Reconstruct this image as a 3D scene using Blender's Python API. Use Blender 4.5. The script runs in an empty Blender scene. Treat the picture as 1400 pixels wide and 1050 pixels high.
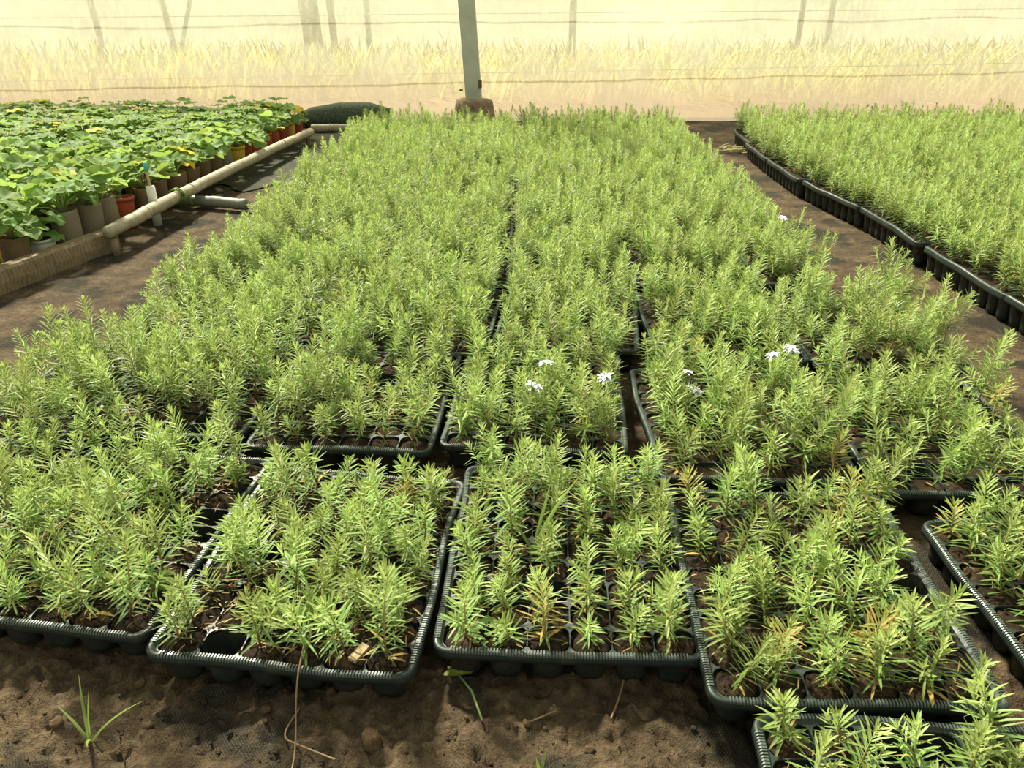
import bpy, math, random
from math import sin, cos, pi, radians, sqrt
from mathutils import Vector, Matrix, noise

SC = bpy.context.scene
COL = SC.collection
R = random.Random(7)

# ------------------------------------------------------------------ camera, sky, sun, exposure
cam_d = bpy.data.cameras.new('camera'); cam = bpy.data.objects.new('camera', cam_d); COL.objects.link(cam)
cam_d.sensor_width = 36; cam_d.lens = 1052/1400*36; cam_d.clip_start = .02; cam_d.clip_end = 200
cam.location = (0, 0, .86); cam.rotation_euler = (radians(90-27.04), 0, 0)
SC.camera = cam

world = bpy.data.worlds.new('hazy_sky'); SC.world = world; world.use_nodes = True
wn = world.node_tree; bg = wn.nodes['Background']
bg.inputs['Color'].default_value = (1.0, 1.0, .82, 1); bg.inputs['Strength'].default_value = .47

sun_d = bpy.data.lights.new('sun', 'SUN'); sun = bpy.data.objects.new('sun', sun_d); COL.objects.link(sun)
sun_d.energy = 6.4; sun_d.angle = radians(6); sun_d.color = (1.0, .94, .74)
SUN_FROM = Vector((-.36, .66, .80)).normalized()
sun.rotation_euler = SUN_FROM.to_track_quat('Z', 'Y').to_euler()
sun.location = (-3, 5, 6)

SC.view_settings.view_transform = 'Standard'; SC.view_settings.look = 'None'
SC.view_settings.gamma = 1; SC.view_settings.use_curve_mapping = False
SC.view_settings.exposure = .62
SC.cycles.use_denoising = True
SC.cycles.max_bounces = 8; SC.cycles.transparent_max_bounces = 12

# ------------------------------------------------------------------ helpers
class MB:
    def __init__(s): s.v = []; s.f = []; s.m = []; s.c = []; s.cc = (0, 0, 0)
    def vert(s, p, c=None):
        s.v.append(tuple(p)); s.c.append(c if c is not None else s.cc); return len(s.v)-1
    def face(s, ids, m=0): s.f.append(tuple(ids)); s.m.append(m)
    def box(s, x0, x1, y0, y1, z0, z1, m=0):
        i = [s.vert((x, y, z)) for z in (z0, z1) for y in (y0, y1) for x in (x0, x1)]
        for q in ((0,2,3,1), (4,5,7,6), (0,1,5,4), (2,6,7,3), (0,4,6,2), (1,3,7,5)): s.face([i[k] for k in q], m)
    def tube(s, pts, rad, n=6, m=0, cap=True):
        pts = [Vector(p) for p in pts]
        if not hasattr(rad, '__len__'): rad = [rad]*len(pts)
        rings = []
        ref = None
        for k, p in enumerate(pts):
            t = (pts[min(k+1, len(pts)-1)]-pts[max(k-1, 0)]).normalized()
            if ref is None: ref = Vector((1, 0, 0)) if abs(t.x) < .9 else Vector((0, 1, 0))
            u = (ref - t*ref.dot(t)).normalized(); w = t.cross(u); ref = u
            rings.append([s.vert(p + (u*cos(2*pi*j/n) + w*sin(2*pi*j/n))*rad[k]) for j in range(n)])
        for a, b in zip(rings, rings[1:]):
            for j in range(n): s.face((a[j], a[(j+1) % n], b[(j+1) % n], b[j]), m)
        if cap:
            s.face(rings[0][::-1], m); s.face(rings[-1], m)
    def join(s, o, moff=0):
        k = len(s.v); s.v += o.v; s.c += o.c
        s.f += [tuple(i+k for i in f) for f in o.f]; s.m += [m+moff for m in o.m]
    def mesh(s, name, mats, smooth=True, col=False):
        me = bpy.data.meshes.new(name); me.from_pydata(s.v, [], s.f)
        for m in (mats if isinstance(mats, (list, tuple)) else [mats]): me.materials.append(m)
        if any(s.m): me.polygons.foreach_set('material_index', s.m)
        if smooth: me.polygons.foreach_set('use_smooth', [True]*len(me.polygons))
        if col:
            a = me.color_attributes.new('tint', 'FLOAT_COLOR', 'POINT')
            a.data.foreach_set('color', [x for c in s.c for x in (c[0], c[1], c[2], 1)])
        me.update(); return me

def link(name, me, parent=None, loc=None, rot=None, scale=None):
    o = bpy.data.objects.new(name, me); COL.objects.link(o)
    if parent is not None: o.parent = parent
    if loc is not None: o.location = loc
    if rot is not None: o.rotation_euler = rot
    if scale is not None: o.scale = (scale,)*3 if not hasattr(scale, '__len__') else scale
    return o
def tag(o, label=None, cat=None, group=None, kind=None):
    for k, v in (('label', label), ('category', cat), ('group', group), ('kind', kind)):
        if v: o[k] = v
    return o
def thing(name, label, cat, loc, rot=(0, 0, 0), scale=1, group=None):
    return tag(link(name, None, None, loc, rot, scale), label, cat, group)
ORD = ['zeroth', 'first', 'second', 'third', 'fourth', 'fifth', 'sixth', 'seventh', 'eighth', 'ninth', 'tenth', 'eleventh', 'twelfth',
       'thirteenth', 'fourteenth', 'fifteenth', 'sixteenth', 'seventeenth', 'eighteenth', 'nineteenth', 'twentieth']
ORD += ['twenty-' + o for o in ORD[1:10]] + ['thirtieth'] + ['thirty-' + o for o in ORD[1:10]]

# ------------------------------------------------------------------ materials
class NT:
    def __init__(s, name):
        s.m = bpy.data.materials.new(name); s.m.use_nodes = True; s.t = s.m.node_tree; s.n = s.t.nodes
        s.n.clear(); s.out = s.n.new('ShaderNodeOutputMaterial')
    def add(s, t, **kw):
        n = s.n.new(t)
        for k, v in kw.items():
            if k.startswith('i_'):
                key = k[2:]; key = int(key) if key.isdigit() else key.replace('_', ' ')
                n.inputs[key].default_value = v
            else: setattr(n, k, v)
        return n
    def l(s, a, b): s.t.links.new(a, b)
    def noise(s, scale, detail=4, rough=.6, vec=None):
        n = s.add('ShaderNodeTexNoise'); n.inputs['Scale'].default_value = scale
        n.inputs['Detail'].default_value = detail; n.inputs['Roughness'].default_value = rough
        if vec is not None: s.l(vec, n.inputs['Vector'])
        return n.outputs['Fac']
    def ramp(s, fac, stops):
        n = s.add('ShaderNodeValToRGB'); cr = n.color_ramp
        while len(cr.elements) < len(stops): cr.elements.new(.5)
        for e, (p, c) in zip(cr.elements, stops):
            e.position = p; e.color = (*c, 1) if hasattr(c, '__len__') else (c, c, c, 1)
        s.l(fac, n.inputs['Fac']); return n.outputs['Color']
    def mix(s, fac, a, b, mode='MIX'):
        n = s.add('ShaderNodeMix', data_type='RGBA', blend_type=mode)
        for sock, v in ((n.inputs[0], fac), (n.inputs[6], a), (n.inputs[7], b)):
            if hasattr(v, 'is_linked'): s.l(v, sock)
            else: sock.default_value = v if not hasattr(v, '__len__') else (*v, 1)
        return n.outputs[2]
    def math(s, op, a, b=0.0):
        n = s.add('ShaderNodeMath', operation=op)
        for i, v in ((0, a), (1, b)):
            if hasattr(v, 'is_linked'): s.l(v, n.inputs[i])
            else: n.inputs[i].default_value = v
        return n.outputs[0]
    def bump(s, h, strength=.4, dist=.01):
        n = s.add('ShaderNodeBump'); n.inputs['Strength'].default_value = strength; n.inputs['Distance'].default_value = dist
        s.l(h, n.inputs['Height']); return n.outputs['Normal']
    def bsdf(s, color, rough=.6, normal=None, spec=.5, surf=True, **kw):
        b = s.add('ShaderNodeBsdfPrincipled')
        for key, v in (('Base Color', color), ('Roughness', rough), ('Normal', normal)):
            if v is None: continue
            if hasattr(v, 'is_linked'): s.l(v, b.inputs[key])
            else: b.inputs[key].default_value = (*v, 1) if hasattr(v, '__len__') else v
        b.inputs['Specular IOR Level'].default_value = spec
        for k, v in kw.items(): b.inputs[k.replace('_', ' ')].default_value = v
        if surf: s.l(b.outputs[0], s.out.inputs['Surface'])
        return b.outputs[0]
    def pos(s): return s.add('ShaderNodeNewGeometry').outputs['Position']
    def obj(s): return s.add('ShaderNodeTexCoord').outputs['Object']
    def mixsh(s, fac, a, b):
        n = s.add('ShaderNodeMixShader')
        if hasattr(fac, 'is_linked'): s.l(fac, n.inputs[0])
        else: n.inputs[0].default_value = fac
        s.l(a, n.inputs[1]); s.l(b, n.inputs[2]); return n.outputs[0]

def leaf_material(name, stops, under, dead, trans=.38, rough=.42, rnd=.25):
    t = NT(name)
    at = t.add('ShaderNodeAttribute', attribute_name='tint'); sep = t.add('ShaderNodeSeparateColor'); t.l(at.outputs['Color'], sep.inputs[0])
    oi = t.add('ShaderNodeObjectInfo')
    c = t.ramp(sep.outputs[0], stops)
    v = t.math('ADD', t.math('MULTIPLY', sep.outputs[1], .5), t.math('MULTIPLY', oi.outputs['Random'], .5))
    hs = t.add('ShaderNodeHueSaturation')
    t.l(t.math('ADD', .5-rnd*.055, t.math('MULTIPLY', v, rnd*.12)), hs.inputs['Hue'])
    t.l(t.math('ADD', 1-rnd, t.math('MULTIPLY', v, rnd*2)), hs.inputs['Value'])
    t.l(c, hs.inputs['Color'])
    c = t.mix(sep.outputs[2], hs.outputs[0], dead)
    back = t.add('ShaderNodeNewGeometry').outputs['Backfacing']
    c2 = t.mix(t.math('MULTIPLY', back, .45), c, under)
    b = t.bsdf(c2, rough, spec=.28, surf=False)
    tr = t.add('ShaderNodeBsdfTranslucent'); t.l(t.mix(.3, c, (.62, .72, .12)), tr.inputs['Color'])
    t.l(t.mixsh(trans, b, tr.outputs[0]), t.out.inputs['Surface'])
    return t.m

M = {}
M['needle'] = leaf_material('rosemary_needle', [(0, (.08, .12, .03)), (.4, (.20, .32, .08)), (1, (.47, .57, .20))], (.48, .57, .33), (.46, .34, .10), trans=.34, rough=.46, rnd=.34)  # young tips yellower; base stop also darkened as painted shade between plants
M['leaf'] = leaf_material('lobed_leaf', [(0, (.11, .21, .055)), (.5, (.21, .37, .10)), (1, (.35, .49, .15))], (.34, .46, .20), (.80, .60, .06), trans=.45, rough=.62, rnd=.35)
M['blade'] = leaf_material('grass_blade', [(0, (.18, .28, .06)), (1, (.34, .46, .08))], (.3, .42, .15), (.62, .62, .10), trans=.45)
M['dry'] = leaf_material('dry_leaf', [(0, (.34, .21, .08)), (1, (.52, .40, .16))], (.5, .38, .2), (.60, .42, .12), trans=.3)
M['straw_grass'] = leaf_material('straw_grass', [(0, (.55, .50, .20)), (1, (.95, .90, .55))], (.8, .75, .45), (.7, .6, .3), trans=.4)

t = NT('rosemary_stem')
at = t.add('ShaderNodeAttribute', attribute_name='tint'); sp = t.add('ShaderNodeSeparateColor'); t.l(at.outputs['Color'], sp.inputs[0])
t.bsdf(t.ramp(sp.outputs[0], [(0, (.15, .07, .025)), (.4, (.34, .24, .09)), (1, (.50, .54, .24))]), .6); M['stem'] = t.m

t = NT('green_stalk'); t.bsdf((.24, .32, .10), .5); M['stalk'] = t.m
t = NT('petal'); t.bsdf((.80, .80, .92), .5); M['petal'] = t.m

def soil_material(name, dark, mid, light, scale=1.0, mat_weave=False, rough=.9):
    t = NT(name); p = t.pos()
    n1 = t.noise(9*scale, 8, .72, p); n2 = t.noise(70*scale, 5, .7, p); n3 = t.noise(320*scale, 3, .7, p)
    f = t.math('ADD', t.math('MULTIPLY', n1, .45), t.math('ADD', t.math('MULTIPLY', n2, .35), t.math('MULTIPLY', n3, .2)))
    c = t.ramp(f, [(.36, dark), (.5, mid), (.66, light)])  # random soil tone; its dark end also paints shade into the cavities
    h = t.math('ADD', t.math('MULTIPLY', n2, .7), t.math('MULTIPLY', n3, .5))
    if mat_weave:
        sepx = t.add('ShaderNodeSeparateXYZ'); t.l(p, sepx.inputs[0])
        wv = t.math('MULTIPLY', t.math('SINE', t.math('MULTIPLY', sepx.outputs[0], 2*pi/.0042)), t.math('SINE', t.math('MULTIPLY', sepx.outputs[1], 2*pi/.0055)))
        weave = t.ramp(wv, [(.3, (.018, .018, .014)), (.75, (.085, .078, .055))])
        msk = t.ramp(t.noise(4.6, 4, .62, p), [(.51, 0.0), (.58, .85)])
        c = t.mix(msk, c, weave)
    t.bsdf(c, rough, t.bump(h, 1.0, .011), spec=.2); return t.m
M['soil'] = soil_material('floor_soil', (.030, .021, .013), (.105, .074, .043), (.25, .18, .105), 1, True)
M['plug'] = soil_material('potting_soil', (.016, .011, .007), (.055, .036, .021), (.20, .13, .07), 2.2)
M['clod'] = soil_material('clod_soil', (.06, .036, .02), (.17, .11, .06), (.30, .21, .12), 1.5)
M['outer_soil'] = soil_material('outside_soil', (.30, .18, .10), (.48, .32, .18), (.62, .46, .28), .25)

def plastic(name, col, rough=.35, dirt=.25, spec=.5):
    t = NT(name); p = t.obj()
    c = t.mix(t.ramp(t.noise(28, 5, .7, p), [(.52, 0.0), (.75, dirt)]), col, (.20, .15, .09))
    r = t.ramp(t.noise(45, 3, .6, p), [(.3, rough), (.7, rough+.2)])
    t.bsdf(c, r, t.bump(t.noise(60, 2, .5, p), .08, .004), spec=spec); return t.m
M['tray'] = plastic('black_tray_plastic', (.014, .026, .021), .40, .22)
M['tray_rib'] = plastic('tray_rib_highlight', (.075, .10, .088), .28, .05)  # same plastic as the tray; highlights on the ribs put into a paler colour
M['cup'] = plastic('tray_cup_plastic', (.011, .017, .013), .5, .25)
M['pot_red'] = plastic('red_pot', (.36, .065, .025), .45, .3)
M['pot_white'] = plastic('white_pot', (.74, .74, .68), .4, .2)
M['pot_yellow'] = plastic('yellow_pot', (.62, .42, .05), .45, .2)
M['pot_brown'] = plastic('brown_pot', (.15, .095, .05), .6, .6)
M['pot_grey'] = plastic('grey_brown_pot', (.22, .18, .12), .6, .6)
M['tie'] = plastic('teal_tip', (.10, .50, .46), .4, .05)
t = NT('white_stake'); t.bsdf((.80, .79, .70), .45); M['stake'] = t.m
t = NT('bamboo'); p = t.obj()
mp = t.add('ShaderNodeMapping'); mp.inputs['Scale'].default_value = (40, 40, 4); t.l(p, mp.inputs[0])
n = t.noise(26, 5, .6, p)
t.bsdf(t.ramp(n, [(.3, (.28, .24, .15)), (.55, (.42, .37, .25)), (.75, (.50, .46, .33))]), .6, t.bump(n, .12, .003)); M['bamboo'] = t.m
t = NT('grey_pipe'); n = t.noise(14, 4, .6, t.obj())
t.bsdf(t.ramp(n, [(.3, (.13, .15, .11)), (.7, (.24, .25, .19))]), .5); M['pipe'] = t.m
t = NT('old_wood'); p = t.obj()
mp = t.add('ShaderNodeMapping'); mp.inputs['Scale'].default_value = (1, 1, 1); t.l(p, mp.inputs[0])
wv = t.add('ShaderNodeTexWave'); wv.inputs['Scale'].default_value = 22; wv.inputs['Distortion'].default_value = 7; wv.inputs['Detail'].default_value = 3
wv.bands_direction = 'Y'; t.l(mp.outputs[0], wv.inputs['Vector'])
n = t.math('ADD', t.math('MULTIPLY', wv.outputs['Fac'], .16), t.math('MULTIPLY', t.noise(26, 5, .7, p), .84))
t.bsdf(t.ramp(n, [(.25, (.12, .085, .05)), (.5, (.24, .18, .105)), (.75, (.33, .26, .16))]), .85, t.bump(n, .6, .006)); M['wood'] = t.m
t = NT('post_metal'); n = t.noise(6, 5, .65, t.obj())
t.bsdf(t.ramp(n, [(.35, (.40, .42, .33)), (.6, (.54, .55, .44))]), .45); M['metal'] = t.m
t = NT('rust'); t.bsdf((.15, .09, .04), .8); M['rust'] = t.m
t = NT('concrete'); n = t.noise(16, 6, .7, t.obj())
t.bsdf(t.ramp(n, [(.3, (.13, .085, .05)), (.55, (.30, .21, .13)), (.75, (.45, .36, .24))]), .9, t.bump(n, .7, .012)); M['concrete'] = t.m
t = NT('woven_mat'); p = t.pos(); n = t.noise(5, 5, .7, p)
wv = t.noise(160, 2, .5, p)
c = t.mix(t.ramp(n, [(.45, 0.0), (.68, .8)]), t.ramp(wv, [(.35, (.022, .028, .019)), (.65, (.055, .062, .044))]), (.12, .09, .055))
t.bsdf(c, .9, t.bump(wv, .5, .004), spec=.15); M['mat'] = t.m
t = NT('dark_net'); n = t.noise(60, 4, .7, t.obj())
t.bsdf(t.ramp(n, [(.35, (.03, .05, .028)), (.7, (.10, .14, .075))]), .85, t.bump(n, .8, .01)); M['net'] = t.m
t = NT('chip_wood'); t.bsdf((.50, .36, .20), .7); M['chip'] = t.m
t = NT('twig'); t.bsdf((.24, .16, .08), .8); M['twig'] = t.m
t = NT('wire'); t.bsdf((.55, .54, .40), .6); M['wire'] = t.m
t = NT('outside_post'); t.bsdf((.60, .60, .48), .6); M['outpost'] = t.m

# translucent greenhouse film: dusty at the foot, random tint blotches, pale streaks and clearer patches over the rest
def film(name, clear, tint, dirt_col, dirt_h):
    t = NT(name); p = t.pos(); sepz = t.add('ShaderNodeSeparateXYZ'); t.l(p, sepz.inputs[0])
    mp = t.add('ShaderNodeMapping'); mp.inputs['Scale'].default_value = (1, 1, 1.6); t.l(p, mp.inputs[0])
    n = t.noise(2.4, 6, .68, mp.outputs[0]); n2 = t.noise(22, 4, .7, mp.outputs[0])
    foot = t.add('ShaderNodeMapRange'); foot.inputs[1].default_value = 0; foot.inputs[2].default_value = dirt_h
    foot.inputs[3].default_value = 1; foot.inputs[4].default_value = 0
    t.l(t.math('ADD', sepz.outputs[2], t.math('MULTIPLY', n, -.22)), foot.inputs[0])
    big = t.noise(.55, 4, .55, mp.outputs[0])
    tint2 = t.mix(t.ramp(big, [(.38, 0.0), (.62, 1.0)]), tint, (tint[0]*.80, tint[1]*.82, tint[2]*.80))
    streak = t.add('ShaderNodeMapping'); streak.inputs['Scale'].default_value = (30, 1, 9); streak.inputs['Rotation'].default_value = (0, .5, 0); t.l(p, streak.inputs[0])
    tint2 = t.mix(t.ramp(t.noise(1.0, 4, .7, streak.outputs[0]), [(.50, 0.0), (.66, .55)]), tint2, (.68, .66, .50))
    col = t.mix(t.math('MULTIPLY', foot.outputs[0], .75), tint2, dirt_col)
    trn = t.add('ShaderNodeBsdfTranslucent'); t.l(col, trn.inputs['Color'])
    gls = t.bsdf(col, .35, t.bump(n2, .5, .02), spec=.5, surf=False)
    tra = t.add('ShaderNodeBsdfTransparent'); tra.inputs[0].default_value = (1, .98, .92, 1)
    a = t.mixsh(.30, trn.outputs[0], gls)
    k = t.math('MULTIPLY', t.ramp(n, [(.38, clear*1.6), (.64, clear*.5)]), t.math('SUBTRACT', 1.0, t.math('MULTIPLY', foot.outputs[0], .6)))
    t.l(t.mixsh(k, a, tra.outputs[0]), t.out.inputs['Surface'])
    return t.m
M['film'] = film('greenhouse_film', .30, (.47, .48, .405), (.40, .325, .255), .34)
M['far_film'] = film('far_greenhouse_film', .0, (.70, .73, .64), (.8, .72, .55), .3)

# ------------------------------------------------------------------ the setting
def ground_z(x, y):
    a = max(0, min(1, (.93 - y)/.12)) * max(0, min(1, (y-.2)/.1))
    a = max(a, .35) if (abs(x) > 1.16 and y < 5.6) else a
    z = noise.noise((x*5, y*5, 0))*.012 + noise.noise((x*17, y*17, 3))*.011 + abs(noise.noise((x*38, y*38, 7)))*.014 + noise.noise((x*75, y*75, 1))*.009 - abs(noise.noise((x*55+9, y*55, 2)))*.010
    return -.004 + a*(z-.002)
def axis(parts):
    out = [parts[0][0]]
    for a, b, s in parts:
        k = max(1, round((b-a)/s)); out += [a+(b-a)*(i+1)/k for i in range(k)]
    return out
mb = MB()
xs = axis([(-6, -2, .5), (-2, -1.0, .03), (-1.0, .95, .0065), (.95, 2.0, .04), (2.0, 6, .5)])
ys = axis([(-1.5, .4, .1), (.4, 1.0, .0065), (1.0, 6.2, .04)])
for y in ys:
    for x in xs: mb.vert((x, y, ground_z(x, y)))
W = len(xs)
for j in range(len(ys)-1):
    for i in range(W-1): mb.face((j*W+i, j*W+i+1, (j+1)*W+i+1, (j+1)*W+i))
tag(link('floor', mb.mesh('floor', M['soil'])), 'bare brown trodden earth floor of the greenhouse', kind='structure')

WALL_Y = 6.02
mb = MB(); nx, nz = 90, 22
for k in range(nz+1):
    for i in range(nx+1):
        x = -6+12*i/nx; z = -.02+1.62*k/nz
        mb.vert((x, WALL_Y + .018*noise.noise((x*1.4, z*2.5, 5)) + .007*noise.noise((x*6, z*5, 9)), z))
for k in range(nz):
    for i in range(nx): a = k*(nx+1)+i; mb.face((a, a+1, a+nx+2, a+nx+1))
tag(link('wall_back', mb.mesh('wall_back', M['film'])), 'translucent cream plastic greenhouse sheet wall', kind='structure')

mb = MB()
xs2 = axis([(-16, 16, .5)]); ys2 = axis([(6.2, 22, .5)])
for y in ys2:
    for x in xs2: mb.vert((x, y, -.004 + (0 if y < 6.4 else .05*noise.noise((x*.5, y*.5, 2)))))
W = len(xs2)
for j in range(len(ys2)-1):
    for i in range(W-1): mb.face((j*W+i, j*W+i+1, (j+1)*W+i+1, (j+1)*W+i))
tag(link('ground', mb.mesh('ground', M['outer_soil'])), 'pale reddish earth outside the plastic wall', kind='structure')

# ------------------------------------------------------------------ seedling trays
TW, TL, TH = .374, .462, .060          # width, length, height of one 6 x 9 cell tray
NC, NR = 6, 9
RIM = .0115                            # flange width
CW, CL = (TW-2*RIM)/NC, (TL-2*RIM)/NR
def rounded(w, l, r, n=6, edge=8):
    """closed outline, centred at 0, counter-clockwise"""
    pts = []
    for cx, cy, a0 in ((w/2-r, -l/2+r, -90), (w/2-r, l/2-r, 0), (-w/2+r, l/2-r, 90), (-w/2+r, -l/2+r, 180)):
        arc = [(cx+r*cos(radians(a0+90*i/n)), cy+r*sin(radians(a0+90*i/n))) for i in range(n+1)]
        if pts:
            p, q = pts[-1], arc[0]
            pts += [(p[0]+(q[0]-p[0])*i/edge, p[1]+(q[1]-p[1])*i/edge) for i in range(1, edge)]
        pts += arc
    p, q = pts[-1], pts[0]
    pts += [(p[0]+(q[0]-p[0])*i/edge, p[1]+(q[1]-p[1])*i/edge) for i in range(1, edge)]
    return pts
def warp(p, seed):
    """soft sag and bow of a used plastic tray; every part of the tray uses it"""
    x, y, z = p
    if seed is None: return p
    k = max(0, min(1, z/TH))
    ex, ey = abs(x)/(TW/2), abs(y)/(TL/2)
    return (x + k*.006*noise.noise((y*6, seed, 1))*ex, y + k*.007*noise.noise((x*6, seed, 4))*ey,
            z + k*.0055*noise.noise((x*7, y*7, seed)))
def width(nc): return 2*RIM+CW*nc
def rim_mesh(seed, nc=6):
    TW = width(nc)
    mb = MB()
    prof = [(RIM+.001, -.0035), (RIM-.002, -.0012), (RIM-.004, .0008), (.0035, .0012), (.0012, .0003), (0, -.0025), (.0006, -.0075), (-.0008, -.0122), (.0008, -.0120), (.0022, -.004)]
    rings = []
    for ins, dz in prof:
        pts = rounded(TW-2*ins, TL-2*ins, max(.006, .022-ins), 6, 12)
        rings.append([mb.vert(warp((x, y, TH+dz), seed)) for x, y in pts])
    n = len(rings[0])
    for a, b in zip(rings, rings[1:]):
        for j in range(n): mb.face((a[j], b[j], b[(j+1) % n], a[(j+1) % n]))
    return mb.mesh('rim', M['tray'])
def rib_mesh(seed, nc=6):
    TW = width(nc)
    mb = MB(); s = .0042; w2 = .0011
    def rib(cx, cy, dx, dy):
        ax, ay = dy, dx                                              # along the edge
        pr = [(-.0042, .0009), (-.0036, .0024), (.0025, .0026), (.0048, .0012), (.006, -.0014)]
        rows = []
        for o, dz in pr:
            rows.append([mb.vert(warp((cx+dx*o+abs(dy)*k*w2, cy+dy*o+abs(dx)*k*w2, TH+dz), seed)) for k in (-1, 1)])
        for a, b in zip(rows, rows[1:]): mb.face((a[0], a[1], b[1], b[0]))
    for k in range(int((TW-.05)/s)):
        x = -TW/2+.026+k*s
        rib(x, -TL/2+.0055, 0, -1); rib(x, TL/2-.0055, 0, 1)
    for k in range(int((TL-.05)/s)):
        y = -TL/2+.026+k*s
        rib(-TW/2+.0055, y, -1, 0); rib(TW/2-.0055, y, 1, 0)
    return mb.mesh('ribbing', M['tray_rib'], smooth=False)
def cell_xy(c, r, nc=6): return (-width(nc)/2+RIM+CW*(c+.5), -TL/2+RIM+CL*(r+.5))
HOLE_N = 24
def hole_pts(f=1.0):
    pts = []; rx, ry = CW/2-.0009, CL/2-.0009; r = .56*min(rx, ry)
    for q in range(4):
        sx, sy = ((1, 1), (-1, 1), (-1, -1), (1, -1))[q]
        for k in range(6):
            a = radians(90*(k+.0)/5 + 90*q)
            pts.append(((sx*(rx-r)+r*cos(a))*f, (sy*(ry-r)+r*sin(a))*f))
    return pts
def deck_mesh(seed, nc=6):
    mb = MB(); hp = hole_pts(); zd = TH-.0035
    for c in range(nc):
        for r in range(NR):
            cx, cy = cell_xy(c, r, nc)
            inn = [mb.vert(warp((cx+x, cy+y, zd), seed)) for x, y in hp]
            low = [mb.vert(warp((cx+x*.985, cy+y*.985, zd-.003), seed)) for x, y in hp]
            out = []
            for x, y in hp:
                s = 1/max(abs(x)/(CW/2), abs(y)/(CL/2)); out.append(mb.vert(warp((cx+x*s, cy+y*s, zd), seed)))
            corner = {}
            for j in range(HOLE_N):
                k = (j+1) % HOLE_N
                mb.face((inn[j], inn[k], out[k], out[j])[::-1]); mb.face((low[j], low[k], inn[k], inn[j])[::-1])
                xa, ya = mb.v[out[j]][0]-cx, mb.v[out[j]][1]-cy; xb, yb = mb.v[out[k]][0]-cx, mb.v[out[k]][1]-cy
            for sx, sy in ((1, 1), (-1, 1), (-1, -1), (1, -1)):     # the corner piece of each star
                q = [j for j in range(HOLE_N) if hp[j][0]*sx > 0 and hp[j][1]*sy > 0]
                best = None
                for j in q:
                    k = (j+1) % HOLE_N
                    if k in q:
                        oj = hp[j]; ok = hp[k]
                        sj = abs(oj[0])/(CW/2) > abs(oj[1])/(CL/2); sk = abs(ok[0])/(CW/2) > abs(ok[1])/(CL/2)
                        if sj != sk: best = (j, k)
                if best:
                    v = mb.vert(warp((cx+sx*CW/2, cy+sy*CL/2, zd), seed)); mb.face((out[best[0]], v, out[best[1]])[::-1])
    # flip check is not needed: plastic is two-sided
    return mb.mesh('cell_deck', M['tray'], smooth=False)
def cups_mesh(seed, nc=6):
    mb = MB(); n = 12
    for c in range(nc):
        for r in range(NR):
            cx, cy = cell_xy(c, r, nc); prev = None
            for f, z in ((.96, TH-.006), (.90, TH*.62), (.80, TH*.18), (.72, 0.0005)):
                ring = [mb.vert(warp((cx+CW/2*f*math.copysign(abs(cos(a))**.75, cos(a)), cy+CL/2*f*math.copysign(abs(sin(a))**.75, sin(a)), z), seed))
                        for a in [2*pi*(k+.5)/n for k in range(n)]]
                if prev:
                    for j in range(n): mb.face((ring[j], ring[(j+1) % n], prev[(j+1) % n], prev[j]))
                prev = ring
            mb.face(prev[::-1])
    return mb.mesh('cell_cups', M['cup'])
def plug_mb(seed, level):
    mb = MB(); hp = hole_pts(.96); hp = [hp[k] for k in range(0, HOLE_N, 2)]
    c = mb.vert((0, 0, level+.002)); prev = None
    for f, dz in ((.3, .004), (.6, .003), (.85, .001), (1.0, -.002)):
        ring = [mb.vert((x*f, y*f, level+dz+.0065*noise.noise((x*f*70+seed*7, y*f*70, seed)))) for x, y in hp]
        for j in range(len(ring)):
            k = (j+1) % len(ring)
            if prev is None: mb.face((c, ring[j], ring[k]))
            else: mb.face((prev[j], ring[j], ring[k], prev[k]))
        prev = ring
    low = [mb.vert((x*.82, y*.82, level-.03)) for x, y in hp]
    for j in range(len(low)): mb.face((prev[j], low[j], low[(j+1) % len(low)], prev[(j+1) % len(low)]))
    return mb
PLUG_Z = TH-.0065
NV = 4
TRAYM = {nc: [(rim_mesh(s, nc), rib_mesh(s, nc), deck_mesh(s, nc), cups_mesh(s, nc)) for s in (1.3, 5.7, 9.1, 14.4)] for nc in (3, 6)}
PLUGS = [plug_mb(k+1, 0) for k in range(8)]
PLUGM = [p.mesh('soil_plug', M['plug']) for p in PLUGS]
SOILM = {}
for nc in (3, 6):
    mb = MB()
    for c in range(nc):
        for r in range(NR):
            x, y = cell_xy(c, r, nc); q = MB(); p = R.choice(PLUGS)
            q.v = [(a+x, b+y, z+PLUG_Z) for a, b, z in p.v]; q.f = p.f; q.m = p.m; q.c = p.c; mb.join(q)
    SOILM[nc] = mb.mesh('potting_soil', M['plug'])

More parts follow.
